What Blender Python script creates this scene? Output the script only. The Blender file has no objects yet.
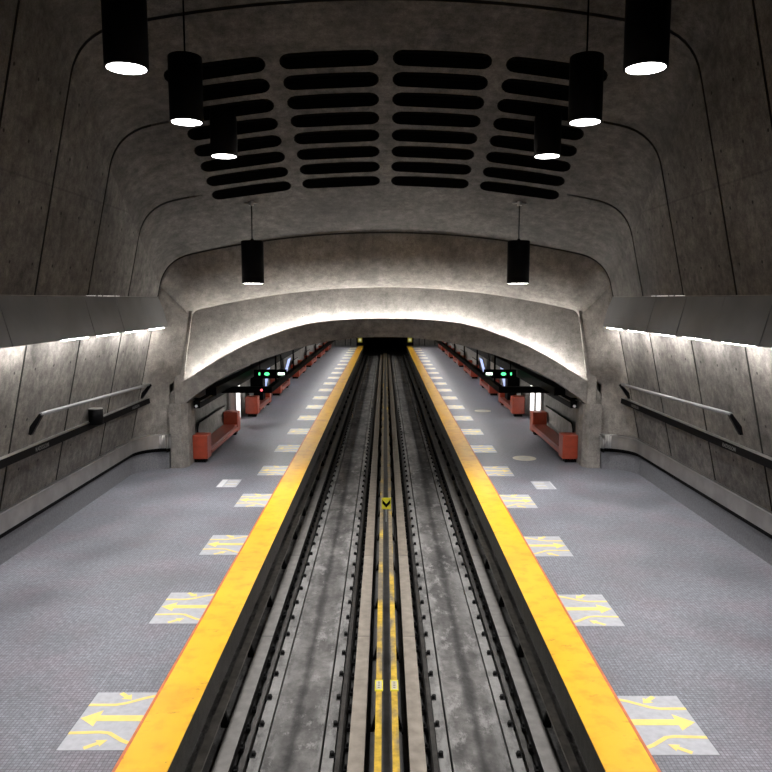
import bpy, bmesh, math, random
from mathutils import Vector, Matrix
random.seed(7)
S = bpy.context.scene
COL = S.collection
PI = math.pi

# ------------------------------------------------------------------ camera
F_PX, VX, HY, H = 740.0, 384.0, 299.6, 5.8
cam_d = bpy.data.cameras.new('camera'); cam = bpy.data.objects.new('camera', cam_d); COL.objects.link(cam)
cam_d.sensor_width = 36; cam_d.lens = 36 * F_PX / 772; cam_d.shift_x = 1.2 / 772
cam_d.clip_start = 0.1; cam_d.clip_end = 300
cam.location = (-0.02, 0, H)
cam.rotation_euler = (PI / 2 - math.atan((386 - HY) / F_PX), 0, 0)
S.camera = cam

# ------------------------------------------------------------------ world, exposure
w = bpy.data.worlds.new('world'); S.world = w; w.use_nodes = True
w.node_tree.nodes['Background'].inputs[0].default_value = (0.9, 0.95, 1, 1)
w.node_tree.nodes['Background'].inputs[1].default_value = 0.0
S.view_settings.view_transform = 'Standard'; S.view_settings.look = 'None'
S.view_settings.exposure = 0.0; S.view_settings.gamma = 1
S.view_settings.use_curve_mapping = False

SPOT_W = 1750       # each pendant
COVE_E = 195         # cove tubes behind the arch
BOX_E = 100          # tubes under the wall boxes
HALL_E = 62         # tubes under the platform light beams

# ------------------------------------------------------------------ materials
def nodes(name):
    m = bpy.data.materials.new(name); m.use_nodes = True
    nt = m.node_tree; return m, nt, nt.nodes['Principled BSDF']

def N(nt, typ, **kw):
    n = nt.nodes.new(typ)
    for k, v in kw.items():
        if k.startswith('i_'):
            n.inputs[int(k[2:])].default_value = v
        else:
            setattr(n, k, v)
    return n

def ramp(nt, src, stops):
    r = nt.nodes.new('ShaderNodeValToRGB')
    el = r.color_ramp.elements
    while len(el) > 1: el.remove(el[-1])
    el[0].position = stops[0][0]; c = stops[0][1]; el[0].color = (c, c, c, 1) if isinstance(c, (int, float)) else (*c, 1)
    for p, c in stops[1:]:
        e = el.new(p); e.color = (c, c, c, 1) if isinstance(c, (int, float)) else (*c, 1)
    nt.links.new(src, r.inputs[0]); return r.outputs[0]

def mathn(nt, op, a, b=None, c=None):
    n = nt.nodes.new('ShaderNodeMath'); n.operation = op
    for i, v in enumerate((a, b, c)):
        if v is None: continue
        if isinstance(v, (int, float)): n.inputs[i].default_value = v
        else: nt.links.new(v, n.inputs[i])
    return n.outputs[0]

def mixc(nt, fac, a, b, mode='MIX'):
    n = nt.nodes.new('ShaderNodeMix'); n.data_type = 'RGBA'; n.blend_type = mode
    for s, v in ((0, fac), (6, a), (7, b)):
        if isinstance(v, (int, float)): n.inputs[s].default_value = v
        elif isinstance(v, tuple): n.inputs[s].default_value = (*v, 1)
        else: nt.links.new(v, n.inputs[s])
    return n.outputs[2]

def plain(name, col, rough=0.5, metal=0.0, noise=0.12, scale=6.0, bump=0.0):
    m, nt, b = nodes(name)
    tc = N(nt, 'ShaderNodeTexCoord')
    nz = N(nt, 'ShaderNodeTexNoise', i_2=scale, i_3=5.0)
    nt.links.new(tc.outputs['Object'], nz.inputs[0])
    k = ramp(nt, nz.outputs[0], [(0.3, 1 - noise * 2), (0.7, 1 + noise)])
    c = mixc(nt, 1.0, tuple(col), k, 'MULTIPLY')
    nt.links.new(c, b.inputs['Base Color'])
    b.inputs['Roughness'].default_value = rough; b.inputs['Metallic'].default_value = metal
    if 'black' in name: b.inputs['Specular IOR Level'].default_value = 0.06
    if bump:
        bp = N(nt, 'ShaderNodeBump'); bp.inputs['Strength'].default_value = bump; bp.inputs['Distance'].default_value = 0.01
        nt.links.new(nz.outputs[0], bp.inputs['Height']); nt.links.new(bp.outputs[0], b.inputs['Normal'])
    return m

def glow(name, col, e):
    m, nt, b = nodes(name)
    b.inputs['Base Color'].default_value = (*col, 1)
    b.inputs['Emission Color'].default_value = (*col, 1)
    b.inputs['Emission Strength'].default_value = e
    return m

def concrete(name, base=(0.36, 0.345, 0.325), contrast=1.0, holes=False, grain_dir='Z', pour=None, blotch=0.5):
    """board-formed concrete: blotches, vertical form streaks, pits, optional tie holes."""
    m, nt, b = nodes(name)
    tc = N(nt, 'ShaderNodeTexCoord'); P = tc.outputs['Object']
    def noise(scale, detail, sc=(1, 1, 1), rough=0.6):
        mp = N(nt, 'ShaderNodeMapping'); mp.inputs['Scale'].default_value = sc
        nt.links.new(P, mp.inputs[0])
        n = N(nt, 'ShaderNodeTexNoise'); n.inputs['Scale'].default_value = scale; n.inputs['Detail'].default_value = detail
        n.inputs['Roughness'].default_value = rough
        nt.links.new(mp.outputs[0], n.inputs[0]); return n.outputs[0]
    big = ramp(nt, noise(blotch, 6, rough=0.65), [(0.33, 1 - 0.38 * contrast), (0.66, 1 + 0.12 * contrast)])
    mid = ramp(nt, noise(4.0, 10, rough=0.78), [(0.34, 1 - 0.42 * contrast), (0.64, 1 + 0.18 * contrast)])
    st_sc = (4, 4, 0.5) if grain_dir == 'Z' else (4, 0.5, 4) if grain_dir == 'Y' else (0.5, 4, 4)
    st = ramp(nt, noise(2.0, 6, st_sc), [(0.3, 1 - 0.16 * contrast), (0.68, 1 + 0.06 * contrast)])
    fine = noise(40, 4)
    fr = ramp(nt, fine, [(0.3, 0.68), (0.7, 1.2)])
    c = mixc(nt, 1.0, tuple(base), big, 'MULTIPLY')
    c = mixc(nt, 1.0, c, mid, 'MULTIPLY'); c = mixc(nt, 1.0, c, st, 'MULTIPLY'); c = mixc(nt, 1.0, c, fr, 'MULTIPLY')
    vo = N(nt, 'ShaderNodeTexVoronoi'); vo.inputs['Scale'].default_value = 3.5
    nt.links.new(P, vo.inputs[0])
    pit = ramp(nt, vo.outputs['Distance'], [(0.04, 0.35), (0.08, 1.0)])
    pm = ramp(nt, noise(1.7, 3), [(0.42, 0.0), (0.55, 1.0)])
    c = mixc(nt, 1.0, c, mixc(nt, pm, (1, 1, 1), pit), 'MULTIPLY')
    if holes:
        sp = N(nt, 'ShaderNodeSeparateXYZ'); nt.links.new(P, sp.inputs[0])
        hy = mathn(nt, 'PINGPONG', mathn(nt, 'ADD', sp.outputs[1], 0.35), 0.46)
        hz = mathn(nt, 'PINGPONG', mathn(nt, 'ADD', sp.outputs[2], 0.2), 0.56)
        d = mathn(nt, 'SQRT', mathn(nt, 'ADD', mathn(nt, 'MULTIPLY', hy, hy), mathn(nt, 'MULTIPLY', hz, hz)))
        hk = ramp(nt, d, [(0.026, 0.08), (0.04, 1.0)])
        c = mixc(nt, 1.0, c, hk, 'MULTIPLY')
    if pour is not None:
        sp = N(nt, 'ShaderNodeSeparateXYZ'); nt.links.new(P, sp.inputs[0])
        dz = mathn(nt, 'ABSOLUTE', mathn(nt, 'SUBTRACT', sp.outputs[2], pour))
        c = mixc(nt, 1.0, c, ramp(nt, dz, [(0.012, 0.72), (0.03, 1.0)]), 'MULTIPLY')
    nt.links.new(c, b.inputs['Base Color'])
    b.inputs['Roughness'].default_value = 0.85
    bp = N(nt, 'ShaderNodeBump'); bp.inputs['Strength'].default_value = 0.35; bp.inputs['Distance'].default_value = 0.02
    hsum = mathn(nt, 'ADD', mathn(nt, 'MULTIPLY', fine, 0.3), noise(6, 6))
    nt.links.new(hsum, bp.inputs['Height']); nt.links.new(bp.outputs[0], b.inputs['Normal'])
    return m

def tile_floor():
    m, nt, b = nodes('mosaic_tile_floor')
    tc = N(nt, 'ShaderNodeTexCoord'); P = tc.outputs['Object']
    br = N(nt, 'ShaderNodeTexBrick'); br.offset = 0.0; br.squash = 1.0
    br.inputs['Color1'].default_value = (0.192, 0.199, 0.229, 1); br.inputs['Color2'].default_value = (0.253, 0.261, 0.30, 1)
    br.inputs['Mortar'].default_value = (0.125, 0.129, 0.147, 1)
    br.inputs['Scale'].default_value = 1.0; br.inputs['Brick Width'].default_value = 0.055; br.inputs['Row Height'].default_value = 0.055
    br.inputs['Mortar Size'].default_value = 0.006
    nt.links.new(P, br.inputs[0])
    n = N(nt, 'ShaderNodeTexNoise', i_2=0.55, i_3=6.0); nt.links.new(P, n.inputs[0])
    k = ramp(nt, n.outputs[0], [(0.3, 0.66), (0.7, 1.05)])
    n2 = N(nt, 'ShaderNodeTexNoise', i_2=0.9, i_3=3.0)
    mp = N(nt, 'ShaderNodeMapping'); mp.inputs['Location'].default_value = (11, 5, 0); nt.links.new(P, mp.inputs[0]); nt.links.new(mp.outputs[0], n2.inputs[0])
    tint = ramp(nt, n2.outputs[0], [(0.45, (1, 1, 1)), (0.72, (1.08, 0.95, 0.96))])
    n3 = N(nt, 'ShaderNodeTexNoise', i_2=14.0, i_3=3.0); nt.links.new(P, n3.inputs[0])
    k3 = ramp(nt, n3.outputs[0], [(0.3, 0.78), (0.7, 1.22)])
    c = mixc(nt, 1.0, br.outputs[0], k, 'MULTIPLY'); c = mixc(nt, 1.0, c, tint, 'MULTIPLY'); c = mixc(nt, 1.0, c, k3, 'MULTIPLY')
    nt.links.new(c, b.inputs['Base Color'])
    b.inputs['Roughness'].default_value = 0.5
    nt.links.new(ramp(nt, n.outputs[0], [(0.3, 0.42), (0.7, 0.6)]), b.inputs['Roughness'])
    bp = N(nt, 'ShaderNodeBump'); bp.inputs['Strength'].default_value = 0.12; bp.inputs['Distance'].default_value = 0.003
    nt.links.new(br.outputs['Fac'], bp.inputs['Height']); bp.invert = True
    nt.links.new(bp.outputs[0], b.inputs['Normal'])
    return m

def trackbed(name, base, stains=True):
    m, nt, b = nodes(name)
    tc = N(nt, 'ShaderNodeTexCoord'); P = tc.outputs['Object']
    def noise(scale, detail, sc, rough=0.65):
        mp = N(nt, 'ShaderNodeMapping'); mp.inputs['Scale'].default_value = sc; nt.links.new(P, mp.inputs[0])
        n = N(nt, 'ShaderNodeTexNoise'); n.inputs['Scale'].default_value = scale; n.inputs['Detail'].default_value = detail; n.inputs['Roughness'].default_value = rough
        nt.links.new(mp.outputs[0], n.inputs[0]); return n.outputs[0]
    a = ramp(nt, noise(0.9, 8, (1, 0.55, 1)), [(0.34, 0.4), (0.5, 0.9), (0.66, 1.7)])
    s = ramp(nt, noise(5, 8, (1, 1, 1)), [(0.3, 0.6), (0.7, 1.25)])
    c = mixc(nt, 1.0, tuple(base), a, 'MULTIPLY'); c = mixc(nt, 1.0, c, s, 'MULTIPLY')
    # chalky mineral deposits
    ch = ramp(nt, noise(2.6, 10, (1.3, 0.7, 1), 0.75), [(0.54, 0.0), (0.64, 0.8)])
    # mineral crust gathers along the drainage grooves
    sx = N(nt, 'ShaderNodeSeparateXYZ'); nt.links.new(P, sx.inputs[0])
    ed = mathn(nt, 'ABSOLUTE', mathn(nt, 'SUBTRACT', mathn(nt, 'ABSOLUTE', sx.outputs[0]), 1.47))
    edk = mathn(nt, 'MULTIPLY', ramp(nt, ed, [(0.2, 0.0), (0.42, 1.0)]), ramp(nt, noise(1.6, 9, (1.6, 0.6, 1), 0.7), [(0.46, 0.0), (0.56, 0.7)]))
    c = mixc(nt, edk, c, (0.26, 0.255, 0.245))
    c = mixc(nt, ch, c, (0.30, 0.29, 0.28))
    if stains:   # oil drip line down the middle of each track
        sp = N(nt, 'ShaderNodeSeparateXYZ'); nt.links.new(P, sp.inputs[0])
        dx = mathn(nt, 'ABSOLUTE', mathn(nt, 'SUBTRACT', mathn(nt, 'ABSOLUTE', sp.outputs[0]), 1.5))
        wob = mathn(nt, 'ADD', dx, mathn(nt, 'MULTIPLY', mathn(nt, 'SUBTRACT', noise(1.1, 4, (1, 1, 1)), 0.5), 0.3))
        k = ramp(nt, wob, [(0.0, 0.3), (0.05, 0.5), (0.11, 1.0)])
        c = mixc(nt, 1.0, c, k, 'MULTIPLY')
    nt.links.new(c, b.inputs['Base Color']); b.inputs['Roughness'].default_value = 0.75
    bp = N(nt, 'ShaderNodeBump'); bp.inputs['Strength'].default_value = 0.5; bp.inputs['Distance'].default_value = 0.02
    nt.links.new(noise(9, 8, (1, 1, 1)), bp.inputs['Height']); nt.links.new(bp.outputs[0], b.inputs['Normal'])
    return m

def lengthwise(name, colA, colB, seam=4.9, rough=0.6):
    """running pad concrete: each cast length a slightly different shade, thin joints between them."""
    m, nt, b = nodes(name)
    tc = N(nt, 'ShaderNodeTexCoord'); P = tc.outputs['Object']
    sp = N(nt, 'ShaderNodeSeparateXYZ'); nt.links.new(P, sp.inputs[0])
    y = mathn(nt, 'DIVIDE', sp.outputs[1], seam)
    cell = mathn(nt, 'FLOOR', y)
    wn = N(nt, 'ShaderNodeTexWhiteNoise'); wn.noise_dimensions = '1D'; nt.links.new(cell, wn.inputs['W'])
    c = mixc(nt, wn.outputs[0], tuple(colA), tuple(colB))
    n = N(nt, 'ShaderNodeTexNoise', i_2=5.0, i_3=8.0); nt.links.new(P, n.inputs[0])
    c = mixc(nt, 1.0, c, ramp(nt, n.outputs[0], [(0.3, 0.75), (0.7, 1.15)]), 'MULTIPLY')
    fr = mathn(nt, 'PINGPONG', sp.outputs[1], seam / 2)
    c = mixc(nt, 1.0, c, ramp(nt, fr, [(0.008, 0.25), (0.018, 1.0)]), 'MULTIPLY')
    nt.links.new(c, b.inputs['Base Color']); b.inputs['Roughness'].default_value = rough
    return m

def yellow_bar():
    """inner guide bar: brown dusty steel with worn yellow paint left in lengths along it"""
    m, nt, b = nodes('worn_yellow_guide_bar')
    tc = N(nt, 'ShaderNodeTexCoord'); P = tc.outputs['Object']
    sp = N(nt, 'ShaderNodeSeparateXYZ'); nt.links.new(P, sp.inputs[0])
    mp = N(nt, 'ShaderNodeMapping'); mp.inputs['Scale'].default_value = (2, 0.55, 1); nt.links.new(P, mp.inputs[0])
    n = N(nt, 'ShaderNodeTexNoise', i_2=1.6, i_3=6.0); nt.links.new(mp.outputs[0], n.inputs[0])
    near = N(nt, 'ShaderNodeMapRange'); near.inputs[1].default_value = 10.0; near.inputs[2].default_value = 19.0; near.inputs[3].default_value = 0.2; near.inputs[4].default_value = -0.12
    nt.links.new(sp.outputs[1], near.inputs[0])
    k = ramp(nt, mathn(nt, 'ADD', n.outputs[0], near.outputs[0]), [(0.44, 0.0), (0.6, 1.0)])
    c = mixc(nt, k, (0.235, 0.19, 0.125), (0.62, 0.40, 0.035))
    n2 = N(nt, 'ShaderNodeTexNoise', i_2=9.0, i_3=6.0); nt.links.new(P, n2.inputs[0])
    c = mixc(nt, 1.0, c, ramp(nt, n2.outputs[0], [(0.3, 0.6), (0.65, 1.1)]), 'MULTIPLY')
    nt.links.new(c, b.inputs['Base Color']); b.inputs['Roughness'].default_value = 0.6
    return m

def yellow_strip():
    m, nt, b = nodes('yellow_warning_strip')
    tc = N(nt, 'ShaderNodeTexCoord'); P = tc.outputs['Object']
    n = N(nt, 'ShaderNodeTexNoise', i_2=0.8, i_3=6.0); nt.links.new(P, n.inputs[0])
    c = ramp(nt, n.outputs[0], [(0.3, (0.80, 0.38, 0.006)), (0.5, (0.90, 0.475, 0.006)), (0.75, (0.92, 0.53, 0.010))])
    mp = N(nt, 'ShaderNodeMapping'); mp.inputs['Scale'].default_value = (1, 1.8, 1); nt.links.new(P, mp.inputs[0])
    n2 = N(nt, 'ShaderNodeTexNoise', i_2=1.9, i_3=9.0); n2.inputs['Roughness'].default_value = 0.7; nt.links.new(mp.outputs[0], n2.inputs[0])
    dirt = ramp(nt, n2.outputs[0], [(0.60, 0.0), (0.70, 0.65)])
    c = mixc(nt, dirt, c, (0.25, 0.11, 0.012))
    n4 = N(nt, 'ShaderNodeTexNoise', i_2=3.2, i_3=8.0); nt.links.new(P, n4.inputs[0])
    c = mixc(nt, 1.0, c, ramp(nt, n4.outputs[0], [(0.3, (0.88, 0.80, 0.7)), (0.5, (1, 1, 1))]), 'MULTIPLY')
    vo = N(nt, 'ShaderNodeTexVoronoi'); vo.inputs['Scale'].default_value = 4.0; nt.links.new(P, vo.inputs[0])
    c = mixc(nt, ramp(nt, vo.outputs[0], [(0.025, 0.7), (0.05, 0.0)]), c, (0.12, 0.06, 0.02))
    nt.links.new(c, b.inputs['Base Color']); b.inputs['Roughness'].default_value = 0.42
    return m

M = dict(
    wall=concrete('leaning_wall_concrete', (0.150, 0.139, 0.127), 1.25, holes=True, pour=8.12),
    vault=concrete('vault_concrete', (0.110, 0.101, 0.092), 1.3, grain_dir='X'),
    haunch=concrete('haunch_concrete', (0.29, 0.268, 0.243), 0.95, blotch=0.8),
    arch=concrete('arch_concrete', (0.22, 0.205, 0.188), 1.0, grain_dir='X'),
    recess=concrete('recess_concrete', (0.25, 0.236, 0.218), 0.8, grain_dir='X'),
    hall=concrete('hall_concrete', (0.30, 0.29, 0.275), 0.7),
    edge=concrete('platform_edge_concrete', (0.10, 0.097, 0.092), 0.6),
    tile=tile_floor(),
    bed=trackbed('track_floor_concrete', (0.110, 0.105, 0.100)),
    rough=trackbed('rough_grout', (0.175, 0.17, 0.162), False),
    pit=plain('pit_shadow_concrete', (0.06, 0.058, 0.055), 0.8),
    yellow=yellow_strip(),
    orange=plain('orange_edge_line', (0.62, 0.16, 0.05), 0.5),
    bar_y=yellow_bar(),
    bar_d=plain('dark_guide_steel', (0.20, 0.185, 0.165), 0.45, 0.2, 0.2),
    pad_o=lengthwise('outer_running_pad', (0.150, 0.141, 0.130), (0.19, 0.180, 0.168)),
    pad_i=lengthwise('inner_running_pad', (0.22, 0.188, 0.152), (0.285, 0.248, 0.205)),
    rail=plain('rail_steel', (0.085, 0.08, 0.075), 0.4, 0.7, 0.2),
    railhead=plain('rail_head_steel', (0.3, 0.3, 0.3), 0.3, 0.9, 0.2),
    clip=plain('black_clip_steel', (0.02, 0.02, 0.02), 0.5, 0.3),
    black=plain('black_paint', (0.0025, 0.0025, 0.003), 0.6),
    housing=plain('lamp_black', (0.0025, 0.0025, 0.003), 0.6),
    pit_black=plain('vent_black', (0.004, 0.004, 0.004), 0.8),
    steel=plain('brushed_steel', (0.42, 0.41, 0.40), 0.35, 0.85, 0.08, 3),
    steel_d=plain('dull_band_steel', (0.30, 0.29, 0.28), 0.4, 0.7, 0.12, 2),
    panel=plain('grey_sheet_panel', (0.17, 0.172, 0.178), 0.42, 0.0, 0.08, 1.2),
    red=plain('brick_red_enamel', (0.30, 0.044, 0.018), 0.35, 0.0, 0.08),
    seat=plain('brown_red_seat', (0.19, 0.04, 0.024), 0.4, 0.0, 0.1),
    decal=plain('decal_film', (0.42, 0.425, 0.46), 0.4, 0, 0.07, 9),
    decal_y=plain('decal_yellow', (0.86, 0.66, 0.17), 0.4, 0, 0.05),
    decal_w=plain('decal_white', (0.68, 0.69, 0.70), 0.4, 0, 0.05),
    decal_c=plain('decal_cream', (0.60, 0.56, 0.44), 0.45, 0, 0.08),
    letter=plain('strip_letter', (0.10, 0.10, 0.10), 0.4),
    sign_y=plain('signal_yellow', (0.80, 0.72, 0.04), 0.45),
    e_lamp=glow('pendant_lens', (1, 0.98, 0.96), 14),
    e_cove=glow('cove_tube', (1, 0.965, 0.92), COVE_E),
    e_box=glow('wall_box_tube', (1, 0.965, 0.93), BOX_E),
    e_leak=glow('thin_leak_light', (1, 0.97, 0.93), 1.5),
    base=plain('terrazzo_base', (0.17, 0.172, 0.185), 0.5, 0, 0.15, 25),
    flute=plain('fluted_bright_steel', (0.5, 0.49, 0.48), 0.35, 0.3, 0.05),
    e_hall=glow('hall_tube', (1, 0.97, 0.93), HALL_E),
    e_panel=glow('lit_panel_white', (1, 0.97, 0.95), 1.6),
    e_blue=glow('lit_panel_blue', (0.45, 0.55, 0.9), 0.9),
    e_green=glow('sign_green', (0.08, 0.75, 0.25), 2.5),
    e_gw=glow('sign_pale_green', (0.75, 1, 0.8), 3.0),
    e_red=glow('sign_red_dot', (1, 0.12, 0.15), 2.0),
    e_sig=glow('signal_lamp', (0.75, 0.72, 0.35), 0.6),
)

# ------------------------------------------------------------------ mesh helpers
def link(name, bm, mats, parent=None, smooth=False):
    me = bpy.data.meshes.new(name); bm.normal_update(); bm.to_mesh(me); bm.free()
    for m in (mats if isinstance(mats, (list, tuple)) else [mats]): me.materials.append(m)
    if smooth:
        for p in me.polygons: p.use_smooth = True
    o = bpy.data.objects.new(name, me); COL.objects.link(o)
    if parent: o.parent = parent
    return o

def empty(name, loc=(0, 0, 0), rz=0):
    o = bpy.data.objects.new(name, None); o.empty_display_size = 0.2; COL.objects.link(o)
    o.location = loc; o.rotation_euler = (0, 0, rz); return o

def tag(o, label=None, cat=None, group=None, kind=None):
    if label: o['label'] = label
    if cat: o['category'] = cat
    if group: o['group'] = group
    if kind: o['kind'] = kind
    return o

def box(bm, x0, x1, y0, y1, z0, z1, mi=0, bev=0.0):
    vs = [bm.verts.new((x, y, z)) for z in (z0, z1) for y in (y0, y1) for x in (x0, x1)]
    fs = [(0, 2, 3, 1), (4, 5, 7, 6), (0, 1, 5, 4), (2, 6, 7, 3), (0, 4, 6, 2), (1, 3, 7, 5)]
    faces = [bm.faces.new([vs[i] for i in f]) for f in fs]
    for f in faces: f.material_index = mi
    if bev:
        es = list({e for f in faces for e in f.edges})
        bmesh.ops.bevel(bm, geom=es, offset=bev, segments=2, affect='EDGES', profile=0.6)

def prism(bm, pts, axis, a, b, mi=0):
    """extrude 2-D polygon along an axis. axis 'Y': pts=(x,z); 'Z': pts=(x,y); 'X': pts=(y,z)"""
    def mk(p, t):
        return {'Y': (p[0], t, p[1]), 'Z': (p[0], p[1], t), 'X': (t, p[0], p[1])}[axis]
    A = [bm.verts.new(mk(p, a)) for p in pts]; B = [bm.verts.new(mk(p, b)) for p in pts]
    n = len(pts)
    fs = [bm.faces.new(A), bm.faces.new(list(reversed(B)))]
    for i in range(n): fs.append(bm.faces.new([A[i], B[i], B[(i + 1) % n], A[(i + 1) % n]]))
    for f in fs: f.material_index = mi
    bmesh.ops.recalc_face_normals(bm, faces=fs)
    return fs

def cyl(bm, p0, p1, r, seg=16, mi=0, r2=None, caps=True):
    p0, p1 = Vector(p0), Vector(p1); d = p1 - p0
    q = d.to_track_quat('Z', 'Y'); r2 = r if r2 is None else r2
    A = [bm.verts.new(p0 + q @ Vector((r * math.cos(t), r * math.sin(t), 0))) for t in (2 * PI * i / seg for i in range(seg))]
    B = [bm.verts.new(p1 + q @ Vector((r2 * math.cos(t), r2 * math.sin(t), 0))) for t in (2 * PI * i / seg for i in range(seg))]
    for i in range(seg):
        f = bm.faces.new([A[i], A[(i + 1) % seg], B[(i + 1) % seg], B[i]]); f.material_index = mi; f.smooth = True
    if caps:
        f = bm.faces.new(list(reversed(A))); f.material_index = mi
        f = bm.faces.new(B); f.material_index = mi

def tube(bm, pts, r, seg=8, mi=0):
    for a, b in zip(pts[:-1], pts[1:]): cyl(bm, a, b, r, seg, mi)
    for p in pts[1:-1]: bmesh.ops.create_icosphere(bm, subdivisions=1, radius=r, matrix=Matrix.Translation(p))

def NB(): return bmesh.new()

def copy_tree(o, parent=None):
    c = o.copy(); COL.objects.link(c); c.parent = parent
    for ch in list(o.children): copy_tree(ch, c)
    return c

def mirror_mesh(o, name=None, parent=None):
    """mirror image of a part on the other side of the tracks"""
    me = o.data.copy(); me.transform(Matrix.Scale(-1, 4, (1, 0, 0))); me.flip_normals()
    n = bpy.data.objects.new(name or o.name.split('.')[0], me); COL.objects.link(n)
    if parent: n.parent = parent
    return n

# ------------------------------------------------------------------ vault: leaning walls, fillets and sloping ceiling as solid lofts
JOINTS = [4.9, 7.6, 10.45, 13.3, 15.62, 18.4, 21.3, 24.08]
JOINT_SHADE = plain('dark_joint_shade', (0.012, 0.012, 0.011), 0.8)  # near-black colour puts the grooves' shade into the joint faces
FULL = {4.9, 7.6, 10.45, 13.3, 15.62, 24.08}
Y0, YE = -5.0, 24.12
def apex(y): return 7.92 + 0.456 * (24.1 - max(y, 8.0))
NW, NF, NC = 16, 9, 14
def outer(y):
    """half profile (positive X) from floor up the wall, round the fillet and in to the centre line"""
    A = apex(y)
    z = A - 0.3
    for _ in range(20): z = A - 0.0175 * (8.65 - 0.22 * z) ** 2
    xc = 8.65 - 0.22 * z
    zs = z - 0.8
    ws = (8.65 - 0.22 * zs, zs)
    xe = xc - 0.85; ce = (xe, A - 0.0175 * xe * xe)
    pts = []
    for i in range(NW):
        t = i / NW; zz = -0.1 + (zs + 0.1) * t; pts.append((8.65 - 0.22 * zz, zz))
    for i in range(NF):
        t = i / (NF - 1)
        pts.append(((1 - t) ** 2 * ws[0] + 2 * t * (1 - t) * xc + t * t * ce[0], (1 - t) ** 2 * ws[1] + 2 * t * (1 - t) * z + t * t * ce[1]))
    for i in range(1, NC + 1):
        x = xe * (1 - i / NC); pts.append((x, A - 0.0175 * x * x))
    return pts
def inner():
    pts = []
    # narrow end frame at the recess: from floor, up the haunch edge, tight corner, shallow arc
    ztop = lambda x: 6.22 - 0.0185 * x * x
    for i in range(NW):
        t = i / NW; zz = -0.1 + 5.3 * t
        pts.append((6.93 - 0.155 * max(zz - 3.0, 0) if zz > 2.9 else 7.42, zz))
    x4 = 6.93 - 0.155 * 2.2
    a = (x4, 5.2); c = (6.58, 5.42); e = (6.42, ztop(6.42))
    for i in range(NF):
        t = i / (NF - 1)
        pts.append(((1 - t) ** 2 * a[0] + 2 * t * (1 - t) * c[0] + t * t * e[0], (1 - t) ** 2 * a[1] + 2 * t * (1 - t) * c[1] + t * t * e[1]))
    for i in range(1, NC + 1):
        x = 6.42 * (1 - i / NC); pts.append((x, ztop(x)))
    return pts

def rings_main(y1=YE):
    ys = []
    y = Y0
    base = [Y0, -2, 1, 4, 6, 8, 9, 12, 14.5, 17, 19.8, 22.7, YE]
    for j in JOINTS: base += [j - 0.038, j - 0.032, j + 0.032, j + 0.038]
    base = sorted(b for b in set(base) if b <= YE)
    rings = []
    for y in base:
        pr = outer(y)
        j = next((j for j in JOINTS if abs(j - y) < 0.035), None)
        out = []
        n = len(pr)
        for i, (x, z) in enumerate(pr):
            if j is not None and (j in FULL or i < NW + NF + 1):
                if i < NW: x, z = x + 0.07, z
                elif i < NW + NF:
                    t = (i - NW) / (NF - 1); x, z = x + 0.06 * (1 - t), z + 0.06 * t
                else: z += 0.06
            out.append((x, y, z))
        rings.append(out)
    return rings

def rings_end():
    O, I = outer(YE), inner(); rings = []
    K = 14
    n = len(O)
    for k in range(K + 1):
        t = k / K; r = []
        for i in range(n):
            if i < NW: wgt = 0.0
            elif i < NW + NF: wgt = (i - NW) / (NF - 1)
            else: wgt = 1.0
            ph = t * PI / 2
            # wall: sweep in plan as a cove; ceiling: rounded nose that drops first then runs under
            aw, bw = (1 - math.cos(ph)), math.sin(ph)
            q = min(max((O[i][1] - 2.6) / 1.6, 0), 1); q = q * q * (3 - 2 * q)
            aw, bw = aw * (1 - q) + t * q, bw * (1 - q) + t * q
            ac = 0.35 * t + 0.65 * math.sin(ph); bc = 0.35 * t + 0.65 * (1 - math.cos(ph))
            a = aw * (1 - wgt) + ac * wgt; b = bw * (1 - wgt) + bc * wgt
            ylen = 1.2 * (1 - wgt) + 1.55 * wgt
            x = O[i][0] + (I[i][0] - O[i][0]) * a; z = O[i][1] + (I[i][1] - O[i][1]) * a
            r.append((x, YE + ylen * b, z))
        rings.append(r)
    return rings

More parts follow.
